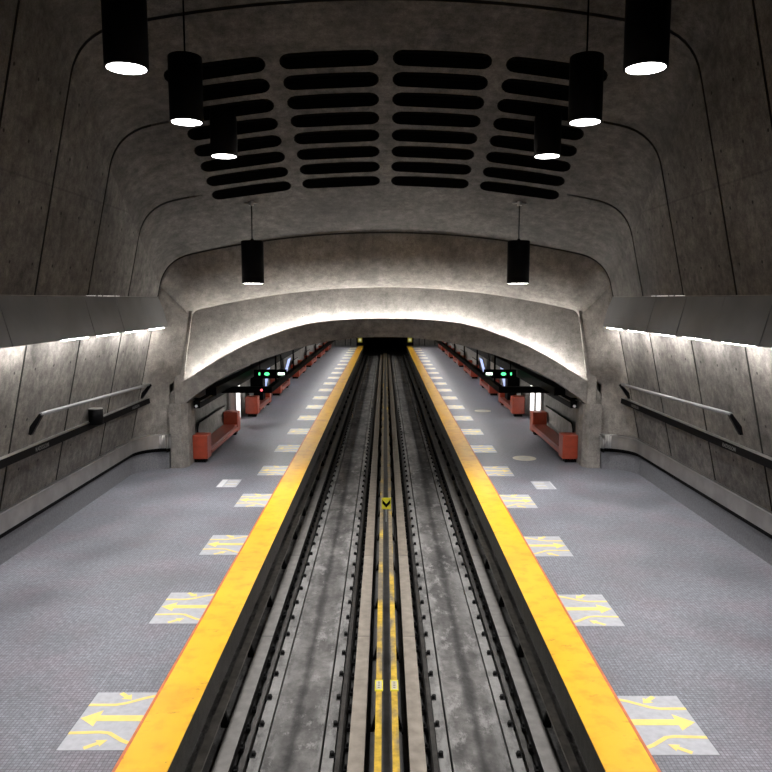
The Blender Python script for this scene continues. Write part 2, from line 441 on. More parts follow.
def loft_solid(name, rings, i0, i1, side, mat, th=0.5, both=False):
    """solid slab: inner skin from profile indices i0..i1, pushed outward for its back"""
    bm = NB()
    def strip(r):
        seg = [(x * side, y, z) for (x, y, z) in r[i0:i1 + 1]]
        if both: seg = seg + [(-x, y, z) for (x, y, z) in reversed(seg[:-1])]
        return seg
    def back(seg):
        out = []
        for i, (x, y, z) in enumerate(seg):
            a = seg[max(i - 1, 0)]; b = seg[min(i + 1, len(seg) - 1)]
            dx, dz = b[0] - a[0], b[2] - a[2]; L = math.hypot(dx, dz) or 1
            nx, nz = dz / L, -dx / L
            s = 1 if (nx * x + nz * (z - 3)) > 0 else -1
            out.append((x + s * nx * th, y, z + s * nz * th))
        return out
    F = [strip(r) for r in rings]; B = [back(s) for s in F]
    vf = [[bm.verts.new(p) for p in s] for s in F]; vb = [[bm.verts.new(p) for p in s] for s in B]
    n, m = len(F), len(F[0])
    for j in range(n - 1):
        for i in range(m - 1):
            f = bm.faces.new([vf[j][i], vf[j][i + 1], vf[j + 1][i + 1], vf[j + 1][i]]); f.smooth = True
            short = F[j + 1][i][1] - F[j][i][1]
            if short < 0.066 and rings is RM:
                x_ = abs(F[j][i][0]); yj = F[j][i][1]
                if i < m and (any(abs(yj - q) < 0.05 for q in FULL) or x_ > 5.25):
                    f.smooth = False; f.material_index = 1
            bm.faces.new([vb[j][i], vb[j + 1][i], vb[j + 1][i + 1], vb[j][i + 1]])
        bm.faces.new([vf[j][0], vf[j + 1][0], vb[j + 1][0], vb[j][0]])
        bm.faces.new([vf[j][-1], vb[j][-1], vb[j + 1][-1], vf[j + 1][-1]])
    for i in range(m - 1):
        bm.faces.new([vf[0][i], vb[0][i], vb[0][i + 1], vf[0][i + 1]])
        bm.faces.new([vf[-1][i], vf[-1][i + 1], vb[-1][i + 1], vb[-1][i]])
    bmesh.ops.recalc_face_normals(bm, faces=bm.faces[:])
    if rings is RM:
        for row in vf:
            for a, b in zip(row[:-1], row[1:]):
                ed = bm.edges.get((a, b))
                if ed: ed.smooth = False
    o = link(name, bm, [mat, JOINT_SHADE])
    return o

RM = rings_main(); RE = rings_end()
NP = len(RM[0]) - 1
for nm, sd in (('wall_left', -1), ('wall_right', 1)):
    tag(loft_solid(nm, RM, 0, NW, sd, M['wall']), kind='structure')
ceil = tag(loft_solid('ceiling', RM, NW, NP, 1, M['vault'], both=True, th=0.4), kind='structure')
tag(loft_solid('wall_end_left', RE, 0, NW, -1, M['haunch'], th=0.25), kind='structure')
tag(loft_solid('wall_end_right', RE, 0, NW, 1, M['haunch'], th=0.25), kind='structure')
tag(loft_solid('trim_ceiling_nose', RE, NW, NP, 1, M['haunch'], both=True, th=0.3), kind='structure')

# cut the 32 ventilation slots through the ceiling
SLOTS = []
for r in range(8):
    y = 17.1 + 0.62 * r
    for c, (a, b) in enumerate(((-4.92, -2.66), (-2.36, -0.15), (0.15, 2.36), (2.66, 4.92))):
        SLOTS.append((r, c, a, b, y))
SR = 0.225
def stadium(a, b, y, r, n=7):
    pts = []
    for i in range(n + 1): t = -PI / 2 + PI * i / n; pts.append((b - r + r * math.cos(t), y + r * math.sin(t)))
    for i in range(n + 1): t = PI / 2 + PI * i / n; pts.append((a + r + r * math.cos(t), y + r * math.sin(t)))
    return pts
bm = NB()
for r, c, a, b, y in SLOTS: prism(bm, stadium(a, b, y, SR), 'Z', apex(y) - 1.2, apex(y) + 1.5)
cut = link('cutter', bm, M['pit_black'])
mod = ceil.modifiers.new('slots', 'BOOLEAN'); mod.object = cut; mod.operation = 'DIFFERENCE'; mod.solver = 'EXACT'
dg = bpy.context.evaluated_depsgraph_get()
newme = bpy.data.meshes.new_from_object(ceil.evaluated_get(dg))
ceil.modifiers.clear(); ceil.data = newme
bpy.data.objects.remove(cut, do_unlink=True)

# rear wall behind the viewpoint and a mezzanine-side closure
bm = NB(); box(bm, -9.6, 9.6, -5.6, -5.0, -1.6, 16)
tag(link('wall_back', bm, M['pit']), kind='structure')

# ------------------------------------------------------------------ platforms and track floor
for nm, sd in (('floor_left', -1), ('floor_right', 1)):
    bm = NB()
    x = sorted((sd * 2.72, sd * 8.75)); box(bm, x[0], x[1], -5.0, 94.0, -0.02, 0.0, 0)
    box(bm, x[0], x[1], -5.0, 94.0, -0.5, -0.02, 1)
    x = sorted((sd * 3.12, sd * 8.75)); box(bm, x[0], x[1], -5.0, 94.0, -1.75, -0.5, 1)
    tag(link(nm, bm, [M['tile'], M['edge']]), kind='structure')
bm = NB()
box(bm, -3.12, 3.12, -5.0, 112.0, -1.75, -1.42, 0)
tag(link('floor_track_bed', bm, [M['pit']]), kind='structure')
# the cast slabs between the rails of each track, with grooves left open either side
def slab(name, x0, x1, z1, mat):
    bm = NB(); box(bm, x0, x1, -5.0, 94.0, -1.42, z1)
    return tag(link(name, bm, mat), kind='structure')
for sd in (-1, 1):
    tcx = 1.47 * sd
    slab('floor_track_slab', tcx - 0.44, tcx + 0.44, -1.30, M['bed'])
    for s2 in (-1, 1):
        a, b = sorted((tcx + s2 * 0.475, tcx + s2 * 0.655)); slab('floor_track_grout', a, b, -1.31, M['rough'])
    a, b = sorted((sd * 2.64, sd * 3.1)); slab('floor_track_side', a, b, -1.33, M['bed'])
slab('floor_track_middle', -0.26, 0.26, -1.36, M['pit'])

# yellow warning strips with orange line
for sd, nm in ((-1, 'left'), (1, 'right')):
    e = empty('warning_strip', (sd * 3.0, 40, 0))
    tag(e, 'long yellow warning strip with orange line along the %s platform edge' % nm, 'warning strip')
    e.location = (0, 0, 0)
    bm = NB(); a, b = sorted((sd * 2.71, sd * 3.35)); box(bm, a, b, -5, 93.3, -0.005, 0.014, 0)
    link('yellow_band', bm, M['yellow'], e)
    bm = NB(); a, b = sorted((sd * 3.35, sd * 3.39)); box(bm, a, b, -5, 93.3, -0.005, 0.018, 0)
    link('orange_line', bm, M['orange'], e)

# ------------------------------------------------------------------ rails, running pads, guide bars
YT = 94.0
def rail_mesh(xc):
    bm = NB()
    z0 = -1.42
    prof = [(-.07, z0), (.07, z0), (.07, z0 + .015), (.012, z0 + .04), (.012, z0 + .14), (.036, z0 + .16), (.036, z0 + .2), (-.036, z0 + .2), (-.036, z0 + .16), (-.012, z0 + .14), (-.012, z0 + .04), (-.07, z0 + .015)]
    prism(bm, [(xc + a, b) for a, b in prof], 'Y', -5, YT)
    return bm
clip_bm = NB(); box(clip_bm, -.06, .06, -.075, .075, 0, .07, 0, .01); cyl(clip_bm, (0.02, 0, .05), (0.02, 0, .13), .035, 8)
clip_me = bpy.data.meshes.new('clip'); clip_bm.to_mesh(clip_me); clip_bm.free(); clip_me.materials.append(M['clip'])
bolt_bm = NB(); box(bolt_bm, -.035, .035, -.05, .05, 0, .07, 0, .006); cyl(bolt_bm, (0, 0, .05), (0, 0, .13), .022, 6)
bolt_me = bpy.data.meshes.new('bolt'); bolt_bm.to_mesh(bolt_me); bolt_bm.free(); bolt_me.materials.append(M['clip'])
def inst(name, me, parent, loc, rz=0, sx=1):
    o = bpy.data.objects.new(name, me); COL.objects.link(o); o.parent = parent; o.location = loc; o.rotation_euler = (0, 0, rz); o.scale = (sx, 1, 1); return o
side = {-1: 'left', 1: 'right'}
for sd in (-1, 1):
    tcx = 1.47 * sd
    for s2 in (-1, 1):
        inner_ = (s2 == -sd)
        pos = 'inner' if inner_ else 'outer'
        DX = 0.012 if inner_ else 0.0
        xr = tcx + s2 * 0.7175 + DX * .5
        e = empty('track_rail')
        tag(e, 'dark steel %s rail of the %s track with black clips' % (pos, side[sd]), 'rail')
        link('rail_bar', rail_mesh(xr), M['rail'], e)
        k = 0; y = 8.35
        while y < 48: 
            inst('rail_clip', clip_me, e, (xr - s2 * 0.085, y, -1.375), 0, -s2); y += 0.84; k += 1
        # running pad
        xp = tcx + s2 * 1.0 + DX
        e = empty('running_pad')
        tag(e, '%s concrete wheel runway beside the %s rail of the %s track' % ('beige' if inner_ else 'grey', pos, side[sd]), 'running pad')
        bm = NB(); box(bm, xp - .126, xp + .126, -5, YT, -1.30, -1.16, 0, .006); bm.normal_update()
        for f in bm.faces:
            if f.normal.z < 0.3 and abs(f.normal.x) > .5: f.material_index = 1
        link('pad_top', bm, [M['pad_i'] if inner_ else M['pad_o'], M['clip']], e)
        bm = NB(); box(bm, xp - .09, xp + .09, -5, YT, -1.43, -1.30); link('pad_base', bm, M['clip'], e)
        y = 8.3
        while y < 40:
            inst('pad_bolt', bolt_me, e, (xp - s2 * 0.165, y, -1.375)); y += 0.56
        # guide bar
        xg = tcx + s2 * (1.335 if inner_ else 1.27) + DX
        e = empty('guide_bar')
        tag(e, '%s guide bar of the %s track, %s' % ('worn yellow and brown' if inner_ else 'dark steel', side[sd], 'beside the central gap' if inner_ else 'under the platform edge'), 'guide bar')
        bm = NB()
        hw = 0.052 if inner_ else 0.068
        box(bm, xg - hw, xg + hw, -5, YT, -1.0, -.95, 0)
        box(bm, xg - .015, xg + .015, -5, YT, -1.08, -1.0, 1)
        link('bar', bm, [M['bar_y'] if inner_ else M['bar_d'], M['clip']], e)
        y = 9.25; step = 2.45
        bms = NB()
        prism(bms, [(-.03, -1.0), (-.03, -1.40), (.13, -1.40), (.13, -1.36), (.03, -1.0)], 'Y', -.04, .04)
        prism(bms, [(0, -1.40), (.14, -1.40), (.14, -1.36), (0, -1.36)], 'Y', -.12, .12)
        me = bpy.data.meshes.new('bracket'); bms.to_mesh(me); bms.free(); me.materials.append(M['clip'])
        while y < 60:
            inst('support_bracket', me, e, (xg, y, 0), 0, -s2 * (1 if not inner_ else 1)); y += step
        if inner_:
            bm = NB(); box(bm, xg - .07, xg + .07, 12.14, 12.50, -.95, -.935)
            box(bm, xg - .05, xg + .05, 12.18, 12.46, -.936, -.932, 1)
            for q in range(4): box(bm, xg - .02, xg + .02, 12.22 + q * .06, 12.24 + q * .06, -.933, -.929, 2)
            link('number_plate', bm, [M['sign_y'], M['decal_c'], M['bar_d']], e)

# yellow chevron marker on its white post in the gap between the tracks
e = empty('track_marker', (0.03, 23.3, -1.34))
tag(e, 'small yellow marker with black chevron between the two tracks', 'track marker')
bm = NB(); box(bm, -.025, .025, -.03, .0, 0, .55); link('post', bm, M['decal_w'], e)
bm = NB(); box(bm, -.15, .15, -.05, -.03, .42, .80, 0, .01)
q = [(-.13, .74), (-.13, .62), (0, .48), (.13, .62), (.13, .74), (0, .60)]
prism(bm, q, 'Y', -.056, -.049, 1)
link('marker_plate', bm, [M['sign_y'], M['black']], e)

# ------------------------------------------------------------------ floor decals
def ribbon(bm, pts, wd, z0, z1, mi):
    """flat band following pts (x,y)"""
    L, R = [], []
    for i, p in enumerate(pts):
        a = pts[max(i - 1, 0)]; b = pts[min(i + 1, len(pts) - 1)]
        d = Vector((b[0] - a[0], b[1] - a[1])).normalized(); n = Vector((-d.y, d.x)) * wd / 2
        L.append((p[0] + n.x, p[1] + n.y)); R.append((p[0] - n.x, p[1] - n.y))
    prism(bm, L + list(reversed(R)), 'Z', z0, z1, mi)
def decal_mesh():
    W, L = 0.88, 1.42
    bm = NB(); box(bm, 0, W, 0, L, 0.0, .004, 0)
    z0, z1 = .003, .006
    def P(u, v): return (u * W, v * L)
    # big arrow pointing away from the track
    prism(bm, [P(.0, .47), P(.0, .57), P(.70, .57), P(.70, .66), P(.985, .52), P(.70, .38), P(.70, .47)], 'Z', z0, z1, 1)
    ribbon(bm, [P(.0, .93), P(.12, .90), P(.42, .79), P(.58, .76), P(1.0, .76)], .062, z0, z1, 1)
    ribbon(bm, [P(.0, .11), P(.12, .15), P(.38, .27), P(.52, .285), P(1.0, .27)], .062, z0, z1, 1)
    def small(u0, v0, u1, v1):
        a = Vector(P(u0, v0)); b = Vector(P(u1, v1)); d = (b - a).normalized(); n = Vector((-d.y, d.x)); m = b - d * .13
        pts = [a + n * .035, m + n * .035, m + n * .085, b, m - n * .085, m - n * .035, a - n * .035]
        prism(bm, [tuple(p) for p in pts], 'Z', z0, z1, 1)
    small(.60, .985, .36, .86); small(.62, .03, .34, .16)
    me = bpy.data.meshes.new('decal'); bm.to_mesh(me); bm.free(); me.materials.append(M['decal']); me.materials.append(M['decal_y']); return me
dme = decal_mesh()
dmeL = dme.copy(); dmeL.transform(Matrix.Scale(-1, 4, (1, 0, 0))); dmeL.flip_normals()
ordn = ['nearest', 'second', 'third', 'fourth', 'fifth', 'sixth', 'seventh', 'eighth', 'ninth', 'tenth', 'eleventh', 'twelfth', 'thirteenth', 'fourteenth', 'fifteenth', 'sixteenth', 'seventeenth', 'eighteenth', 'nineteenth', 'twentieth', 'twenty-first', 'twenty-second']
for sd in (-1, 1):
    for k in range(22):
        y = 8.97 + 3.775 * k - (0.10 if sd > 0 else 0)
        if k == 2: y -= 0.16
        o = bpy.data.objects.new('floor_decal', dmeL if sd < 0 else dme); COL.objects.link(o)
        o.location = (sd * 3.395, y, 0.0)
        tag(o, '%s grey floor decal with yellow boarding arrows, counted from the front of the %s platform' % (ordn[k].capitalize(), side[sd]), 'floor decal', 'boarding arrow decals on the %s platform' % side[sd])
for sd in (-1, 1):
    bm = NB(); x0 = 4.66; W, L = .62, 1.0
    box(bm, 0, W, 0, L, 0, .004, 0)
    # solid stripe on the track-away side, printed lines on the rest
    box(bm, .44 if sd < 0 else .58, .60, .04, .96, .003, .006, 1)
    for q in range(5): box(bm, .05, .38, .1 + q * .17, .1 + q * .17 + (.09 if q % 2 else .05), .003, .006, 2 if q % 2 else 1)
    if sd < 0:
        bmesh.ops.scale(bm, vec=(-1, 1, 1), verts=bm.verts[:]); bmesh.ops.reverse_faces(bm, faces=bm.faces[:])
    o = link('floor_notice', bm, [M['decal'], M['decal_w'], M['decal_c']])
    o.location = (sd * x0, 22.25 if sd > 0 else 22.5, 0)
    tag(o, 'small rectangular printed notice stuck flat on the %s platform floor' % side[sd], 'floor notice')
for y, lab in ((26.75, 'round cream floor sticker before the nearest red bench on the right platform'), (38.4, 'round pale floor sticker farther back on the right platform')):
    bm = NB(); prism(bm, [(.43 * math.cos(2 * PI * i / 40), .43 * math.sin(2 * PI * i / 40)) for i in range(40)], 'Z', 0, .004)
    for q in (-.16, 0, .16): box(bm, -.22 + abs(q) * .3, .22 - abs(q) * .3, q - .03, q + .03, .003, .006, 1)
    o = link('floor_sticker', bm, [M['decal_c'], M['decal']]); o.location = (5.12, y, 0)
    tag(o, lab, 'floor sticker')

# ------------------------------------------------------------------ wall base, steel guard band, strips, rails
def wx(z): return 8.65 - 0.22 * z
def curve_path(x_wall, x_end, y_turn, r, n=8, ystart=-4.9, x_final=7.45):
    """plan path along the wall, round the corner, towards the pillar (positive X)"""
    pts = [(x_wall, ystart), (x_wall, y_turn - r)]
    for i in range(1, n + 1):
        t = PI / 2 * i / n; pts.append((x_wall - r + r * math.cos(t), y_turn - r + r * math.sin(t)))
    pts.append((x_final, y_turn)); return pts
def swept(bm, path, z0, z1, th, side_, mi=0, top_in=0.0):
    """band of thickness th swept in plan; inner face on the path"""
    n = len(path)
    rings = []
    for i, p in enumerate(path):
        a = path[max(i - 1, 0)]; b = path[min(i + 1, n - 1)]
        d = Vector((b[0] - a[0], b[1] - a[1])).normalized(); nrm = Vector((d.y, -d.x))   # towards wall
        q = (p[0] + nrm.x * th, p[1] + nrm.y * th)
        rings.append([(side_ * p[0], p[1], z0), (side_ * (p[0]), p[1], z1), (side_ * q[0], q[1], z1), (side_ * q[0], q[1], z0)])
    V = [[bm.verts.new(v) for v in r] for r in rings]
    fs = []
    for j in range(n - 1):
        for i in range(4): fs.append(bm.faces.new([V[j][i], V[j][(i + 1) % 4], V[j + 1][(i + 1) % 4], V[j + 1][i]]))
    fs.append(bm.faces.new(V[0])); fs.append(bm.faces.new(list(reversed(V[-1]))))
    for f in fs: f.material_index = mi
    bmesh.ops.recalc_face_normals(bm, faces=fs)

for sd in (-1, 1):
    bm = NB(); swept(bm, curve_path(8.47, 0, 25.02, 1.0), 0.0, 0.62, 0.35, sd)
    tag(link('baseboard_' + side[sd], bm, M['base']), kind='structure')
    e = empty('steel_guard_band')
    tag(e, 'wide steel guard band running low along the %s wall and round to the pillar' % side[sd], 'guard band')
    bm = NB(); swept(bm, curve_path(8.32, 0, 24.88, 1.0), 0.76, 1.19, 0.12, sd); link('band', bm, M['steel_d'], e)
    bm = NB(); swept(bm, curve_path(8.30, 0, 24.86, 1.0), 1.19, 1.225, 0.2, sd); link('top_lip', bm, M['steel'], e)
    bm = NB(); swept(bm, curve_path(8.40, 0, 24.96, 1.0), 0.62, 0.76, 0.2, sd); link('shadow_gap_backing', bm, M['black'], e)  # black strip stands in for the shade under the band
    bm = NB()
    for q in range(6):
        x = 7.45 + q * 0.075
        cyl(bm, (sd * x, 24.83, .77), (sd * x, 24.83, 1.24), .036, 8)
    link('fluted_end', bm, M['flute'], e)
    # black station name strip
    e = empty('name_strip')
    tag(e, 'long black station name strip along the %s wall under the handrail' % side[sd], 'name strip')
    zc = 2.40
    bm = NB(); x0 = wx(zc)
    prism(bm, [(sd * (x0 - .15), zc - .085), (sd * (x0 - .15), zc + .10), (sd * (wx(zc + .1) + .02), zc + .10), (sd * (wx(zc - .085) + .02), zc - .085)], 'Y', -4.9, 25.0)
    link('strip', bm, M['black'], e)
    bm = NB(); a, b = sorted((sd * (x0 - .155), sd * (x0 - .03))); box(bm, a, b, -4.9, 25.0, zc + .10, zc + .112); link('top_trim', bm, M['steel'], e)
    for yc in (16.9, 23.4, 10.4, 3.9):
        cu = bpy.data.curves.new('station_name', 'FONT'); cu.body = 'RADISSON'; cu.size = 0.13; cu.align_x = 'CENTER'; cu.align_y = 'CENTER'; cu.extrude = 0.003; cu.space_character = 1.1
        t = bpy.data.objects.new('station_name', cu); COL.objects.link(t)
        dg = bpy.context.evaluated_depsgraph_get(); dg.update()
        me = bpy.data.meshes.new_from_object(t.evaluated_get(dg)); bpy.data.objects.remove(t, do_unlink=True)
        me.materials.clear(); me.materials.append(M['letter'])
        o = bpy.data.objects.new('station_name', me); COL.objects.link(o); o.parent = e
        o.location = (sd * (x0 - .153), yc, zc - .005); o.rotation_euler = (PI / 2, 0, -PI / 2 if sd > 0 else PI / 2)
        o['label'] = 'pale grey raised lettering of the station name'
    # short handrail above
    e = empty('handrail')
    tag(e, 'short steel handrail on two black slanted brackets on the %s wall' % side[sd], 'handrail')
    bm = NB(); tube(bm, [(sd * 7.76, 16.45, 3.24), (sd * 7.8, 24.25, 3.02)], .045, 10); link('rail', bm, M['panel'], e)
    for y, zt in ((16.45, 3.21), (24.25, 2.99)):
        bm = NB(); xt = 7.77
        prism(bm, [(sd * (xt + .0), zt + .05), (sd * (xt - .06), zt), (sd * (wx(zt - .42) - .06), zt - .44), (sd * (wx(zt - .42) + .03), zt - .42), (sd * (wx(zt-.3) + .03), zt - .3)], 'Y', y - .05, y + .05)
        link('bracket', bm, M['black'], e)

# small black drum fixed above the left strip
e = empty('drum_device', (-7.86, 19.85, 2.44))
tag(e, 'small black drum shaped device sitting on the left name strip', 'wall device')
bm = NB(); cyl(bm, (0, 0, 0), (0, 0, .42), .19, 24); link('drum_body', bm, M['black'], e)
bm = NB(); cyl(bm, (0, 0, .42), (0, 0, .435), .185, 24); link('drum_top', bm, M['steel_d'], e)  # paler disc puts the light on the drum's top into its colour

# light boxes
for sd in (-1, 1):
    e = empty('light_box')
    tag(e, 'long grey sheet metal light box cantilevered from the %s wall' % side[sd], 'light fixture')
    edges = [24.35 - 2.05 * k for k in range(15)]
    for k in range(14):
        y1, y0 = edges[k], edges[k + 1]
        bm = NB()
        tl = 0.011 * (k * 2 % 3)
        prism(bm, [(sd * 7.36, 5.88), (sd * (7.13 - tl), 4.92), (sd * (7.16 - tl), 4.90), (sd * 7.40, 5.86)], 'Y', y0 + .009, y1 - .009)
        link('cover_panel', bm, M['panel'], e)
    bm = NB(); prism(bm, [(sd * 7.40, 5.86), (sd * 7.17, 4.93), (sd * 7.5, 5.05), (sd * 7.42, 5.86)], 'Y', 24.29, 24.34); link('end_cap', bm, M['panel'], e)
    bm = NB(); prism(bm, [(sd * 7.2, 5.05), (sd * 7.2, 5.10), (sd * (wx(5.1) + .03), 5.10), (sd * (wx(5.05) + .03), 5.05)], 'Y', -4.3, 24.3); link('reflector', bm, M['steel_d'], e)
    bm = NB(); box(bm, *sorted((sd * 7.345, sd * 7.38)), -4.3, 24.33, 5.88, 5.892); link('top_edge', bm, M['steel_d'], e)
    for k in range(14):
        yc = 23.3 - 2.05 * k
        bm = NB(); a, b = sorted((sd * 7.155, sd * 7.235)); rz_ = .03 if (sd < 0 and k > 3) else 0.0; box(bm, a, b, yc - .68, yc + .68, 4.885 + rz_, 4.955 + rz_, 0, .01)
        link('light_tube', bm, M['e_box'], e)
    bm = NB(); a, b = sorted((sd * 7.345, sd * 7.37)); 
    for q0, q1 in ((18.3, 18.9), (19.05, 19.3), (19.4, 20.2), (20.3, 20.6)): box(bm, a, b, q0, q1, 5.893, 5.899)
    link('leak_strip', bm, M['e_leak'], e)

# ------------------------------------------------------------------ front arch, pillars, recess
TOP = [(0, 5.16), (1.5, 5.11), (2.9, 4.93), (4.53, 4.38), (5.68, 3.80), (6.9, 3.04), (7.2, 2.82), (7.42, 2.58)]
BOT = [(0, 4.53), (1.5, 4.45), (2.9, 4.17), (4.4, 3.68), (5.63, 3.13), (6.65, 2.46), (6.92, 2.19), (7.42, 2.15)]
def smooth_pts(pts, n=5):
    """Catmull-Rom through the given points"""
    out = []
    P = [pts[0]] + pts + [pts[-1]]
    P[0] = (-pts[1][0], pts[1][1])
    for i in range(1, len(P) - 2):
        for k in range(n):
            t = k / n
            v = [0.5 * (2 * P[i][j] + (P[i + 1][j] - P[i - 1][j]) * t + (2 * P[i - 1][j] - 5 * P[i][j] + 4 * P[i + 1][j] - P[i + 2][j]) * t * t + (3 * P[i][j] - P[i - 1][j] - 3 * P[i + 1][j] + P[i + 2][j]) * t ** 3) for j in (0, 1)]
            out.append(tuple(v))
    out.append(pts[-1]); return out
sT = smooth_pts(TOP[:6]) + TOP[6:]; sB = smooth_pts(BOT[:-1]) + BOT[-1:]
full = lambda a: [(-x, z) for x, z in reversed(a[1:])] + a
AT, AB = full(sT), full(sB)
def arch_ring(bm, top, bot, y0, y1, mi=0):
    """solid between two curves, as quads strips matched by x-order"""
    n = 80
    def samp(c, t):
        L = [0]
        for a, b in zip(c[:-1], c[1:]): L.append(L[-1] + math.hypot(b[0] - a[0], b[1] - a[1]))
        d = t * L[-1]
        for i in range(len(L) - 1):
            if d <= L[i + 1] + 1e-9:
                u = (d - L[i]) / max(L[i + 1] - L[i], 1e-9); return (c[i][0] + (c[i + 1][0] - c[i][0]) * u, c[i][1] + (c[i + 1][1] - c[i][1]) * u)
        return c[-1]
    T = [samp(top, i / n) for i in range(n + 1)]; B = [samp(bot, i / n) for i in range(n + 1)]
    V = [[bm.verts.new((p[0], y, p[1])) for p in c] for y in (y0, y1) for c in (T, B)]
    fs = []
    for i in range(n):
        for a, b in ((0, 1), (1, 3), (3, 2), (2, 0)):
            fs.append(bm.faces.new([V[a][i], V[a][i + 1], V[b][i + 1], V[b][i]]))
    fs.append(bm.faces.new([V[0][0], V[1][0], V[3][0], V[2][0]])); fs.append(bm.faces.new([V[0][n], V[2][n], V[3][n], V[1][n]]))
    for f in fs: f.material_index = mi
    bmesh.ops.recalc_face_normals(bm, faces=fs)
bm = NB()
arch_ring(bm, AT, AB, 25.3, 25.52)
lowT = [(x * 0.99, z - 0.25) for x, z in AT]
arch_ring(bm, lowT, AB, 25.52, 26.2)
bmesh.ops.remove_doubles(bm, verts=bm.verts[:], dist=1e-5)
tag(link('trim_front_arch', bm, M['arch']), kind='structure')
# pillars the arch springs from
for sd in (-1, 1):
    bm = NB()
    pts = [(sd * 7.42, 25.12), (sd * 7.02, 25.12), (sd * 6.86, 25.42), (sd * 6.86, 26.3), (sd * 7.42, 26.3)]
    fs = prism(bm, pts, 'Z', 0, 2.24)
    tag(link('wall_pillar_' + side[sd], bm, M['haunch']), kind='structure')
# recess wall behind the cove
bm = NB()
rt = [(x * 1.05, 7.2) for x, z in AT]; rb = [(x * 1.05, z - 0.45) for x, z in AT]
arch_ring(bm, rt, rb, 26.12, 26.4)
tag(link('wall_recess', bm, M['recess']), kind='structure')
# side cheeks closing the recess
for sd in (-1, 1):
    bm = NB()
    V = []
    for y in (25.2, 26.3):
        for z in (2.2, 3.0, 3.8, 4.6, 5.42):
            x = 6.93 - .155 * max(z - 3, 0) + (.5 if y > 26 else 0); V.append((x, y, z))
    A = [bm.verts.new((sd * x, y, z)) for x, y, z in V]; B = [bm.verts.new((sd * (x + .3), y, z)) for x, y, z in V]
    for i in range(4):
        bm.faces.new([A[i], A[i + 1], A[i + 6], A[i + 5]]); bm.faces.new([B[i], B[i + 5], B[i + 6], B[i + 1]])
    for k in (0, 5):
        for i in range(4): bm.faces.new([A[k + i], B[k + i], B[k + i + 1], A[k + i + 1]])
    bm.faces.new([A[0], A[5], B[5], B[0]]); bm.faces.new([A[4], B[4], B[9], A[9]])
    bmesh.ops.recalc_face_normals(bm, faces=bm.faces[:])
    tag(link('wall_recess_' + side[sd], bm, M['haunch']), kind='structure')
bm = NB()
zr = [(x, 6.24 - .0185 * x * x) for x in [7.3 * i / 12 for i in range(-12, 13)]]
arch_ring(bm, [(x, z + .3) for x, z in zr], zr, 25.6, 26.4)
tag(link('ceiling_recess', bm, M['haunch']), kind='structure')
# cove lamps following the arch
cs = [p for p in full(smooth_pts([(x, z) for x, z in TOP[:6]], 8))]
L = [0]
for a, b in zip(cs[:-1], cs[1:]): L.append(L[-1] + math.hypot(b[0] - a[0], b[1] - a[1]))
def at_len(d):
    for i in range(len(L) - 1):
        if d <= L[i + 1]:
            u = (d - L[i]) / (L[i + 1] - L[i]); return (cs[i][0] + (cs[i + 1][0] - cs[i][0]) * u, cs[i][1] + (cs[i + 1][1] - cs[i][1]) * u)
    return cs[-1]
NT = 11; seg = L[-1] / NT
cove_names = ['first', 'second', 'third', 'fourth', 'fifth', 'sixth', 'seventh', 'eighth', 'ninth', 'tenth', 'eleventh']
for k in range(NT):
    p = at_len(seg * (k + .06)); q = at_len(seg * (k + .94))
    m_ = ((p[0] + q[0]) / 2, (p[1] + q[1]) / 2 - .16)
    e = empty('cove_light', (m_[0], 25.82, m_[1]))
    tag(e, 'Hidden tube light glowing behind the concrete arch, %s from the left' % cove_names[k], 'light', 'tube lights behind the arch')
    bm = NB(); d0 = Vector((p[0] - m_[0], 0, p[1] - .155 - m_[1])); d1 = Vector((q[0] - m_[0], 0, q[1] - .155 - m_[1]))
    cyl(bm, d0, d1, .022, 10); link('tube', bm, M['e_cove'], e)
    bm = NB(); dn = Vector((0, 0, -.045)); cyl(bm, d0 + dn, d1 + dn, .03, 6); link('holder', bm, M['steel_d'], e)

# ------------------------------------------------------------------ platform hall beyond the arch
bm = NB()
hs = [(x * 1.06, z + 0.12) for x, z in AB]; hs2 = [(x * 1.08, z + 0.5) for x, z in AB]
arch_ring(bm, hs2, hs, 26.2, 112)
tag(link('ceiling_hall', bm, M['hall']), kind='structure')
for sd in (-1, 1):
    bm = NB(); a, b = sorted((sd * 7.2, sd * 7.6)); box(bm, a, b, 26.6, 94, 0, 3.2)
    tag(link('wall_hall_' + side[sd], bm, M['hall']), kind='structure')
    bm = NB(); a, b = sorted((sd * 3.05, sd * 7.6)); box(bm, a, b, 94, 94.5, -1.7, 4.8)
    tag(link('wall_end_%s_platform' % side[sd], bm, M['hall']), kind='structure')
    bm = NB()
    for x in (4.3, 5.0, 6.3):
        box(bm, *sorted((sd * x, sd * (x + .08))), 93.9, 94.02, 0, 2.6)
    tag(link('trim_end_joints', bm, M['black']), kind='structure')
bm = NB(); box(bm, -3.6, 3.6, 111, 111.5, -1.8, 5.5)
box(bm, -3.4, -3.05, 94.5, 111, -1.7, 5); box(bm, 3.05, 3.4, 94.5, 111, -1.7, 5)
tag(link('wall_tunnel', bm, M['pit_black']), kind='structure')
bm = NB(); box(bm, -3.1, 3.1, 94.1, 94.4, 1.5, 4.8)
tag(link('wall_tunnel_header', bm, M['pit_black']), kind='structure')
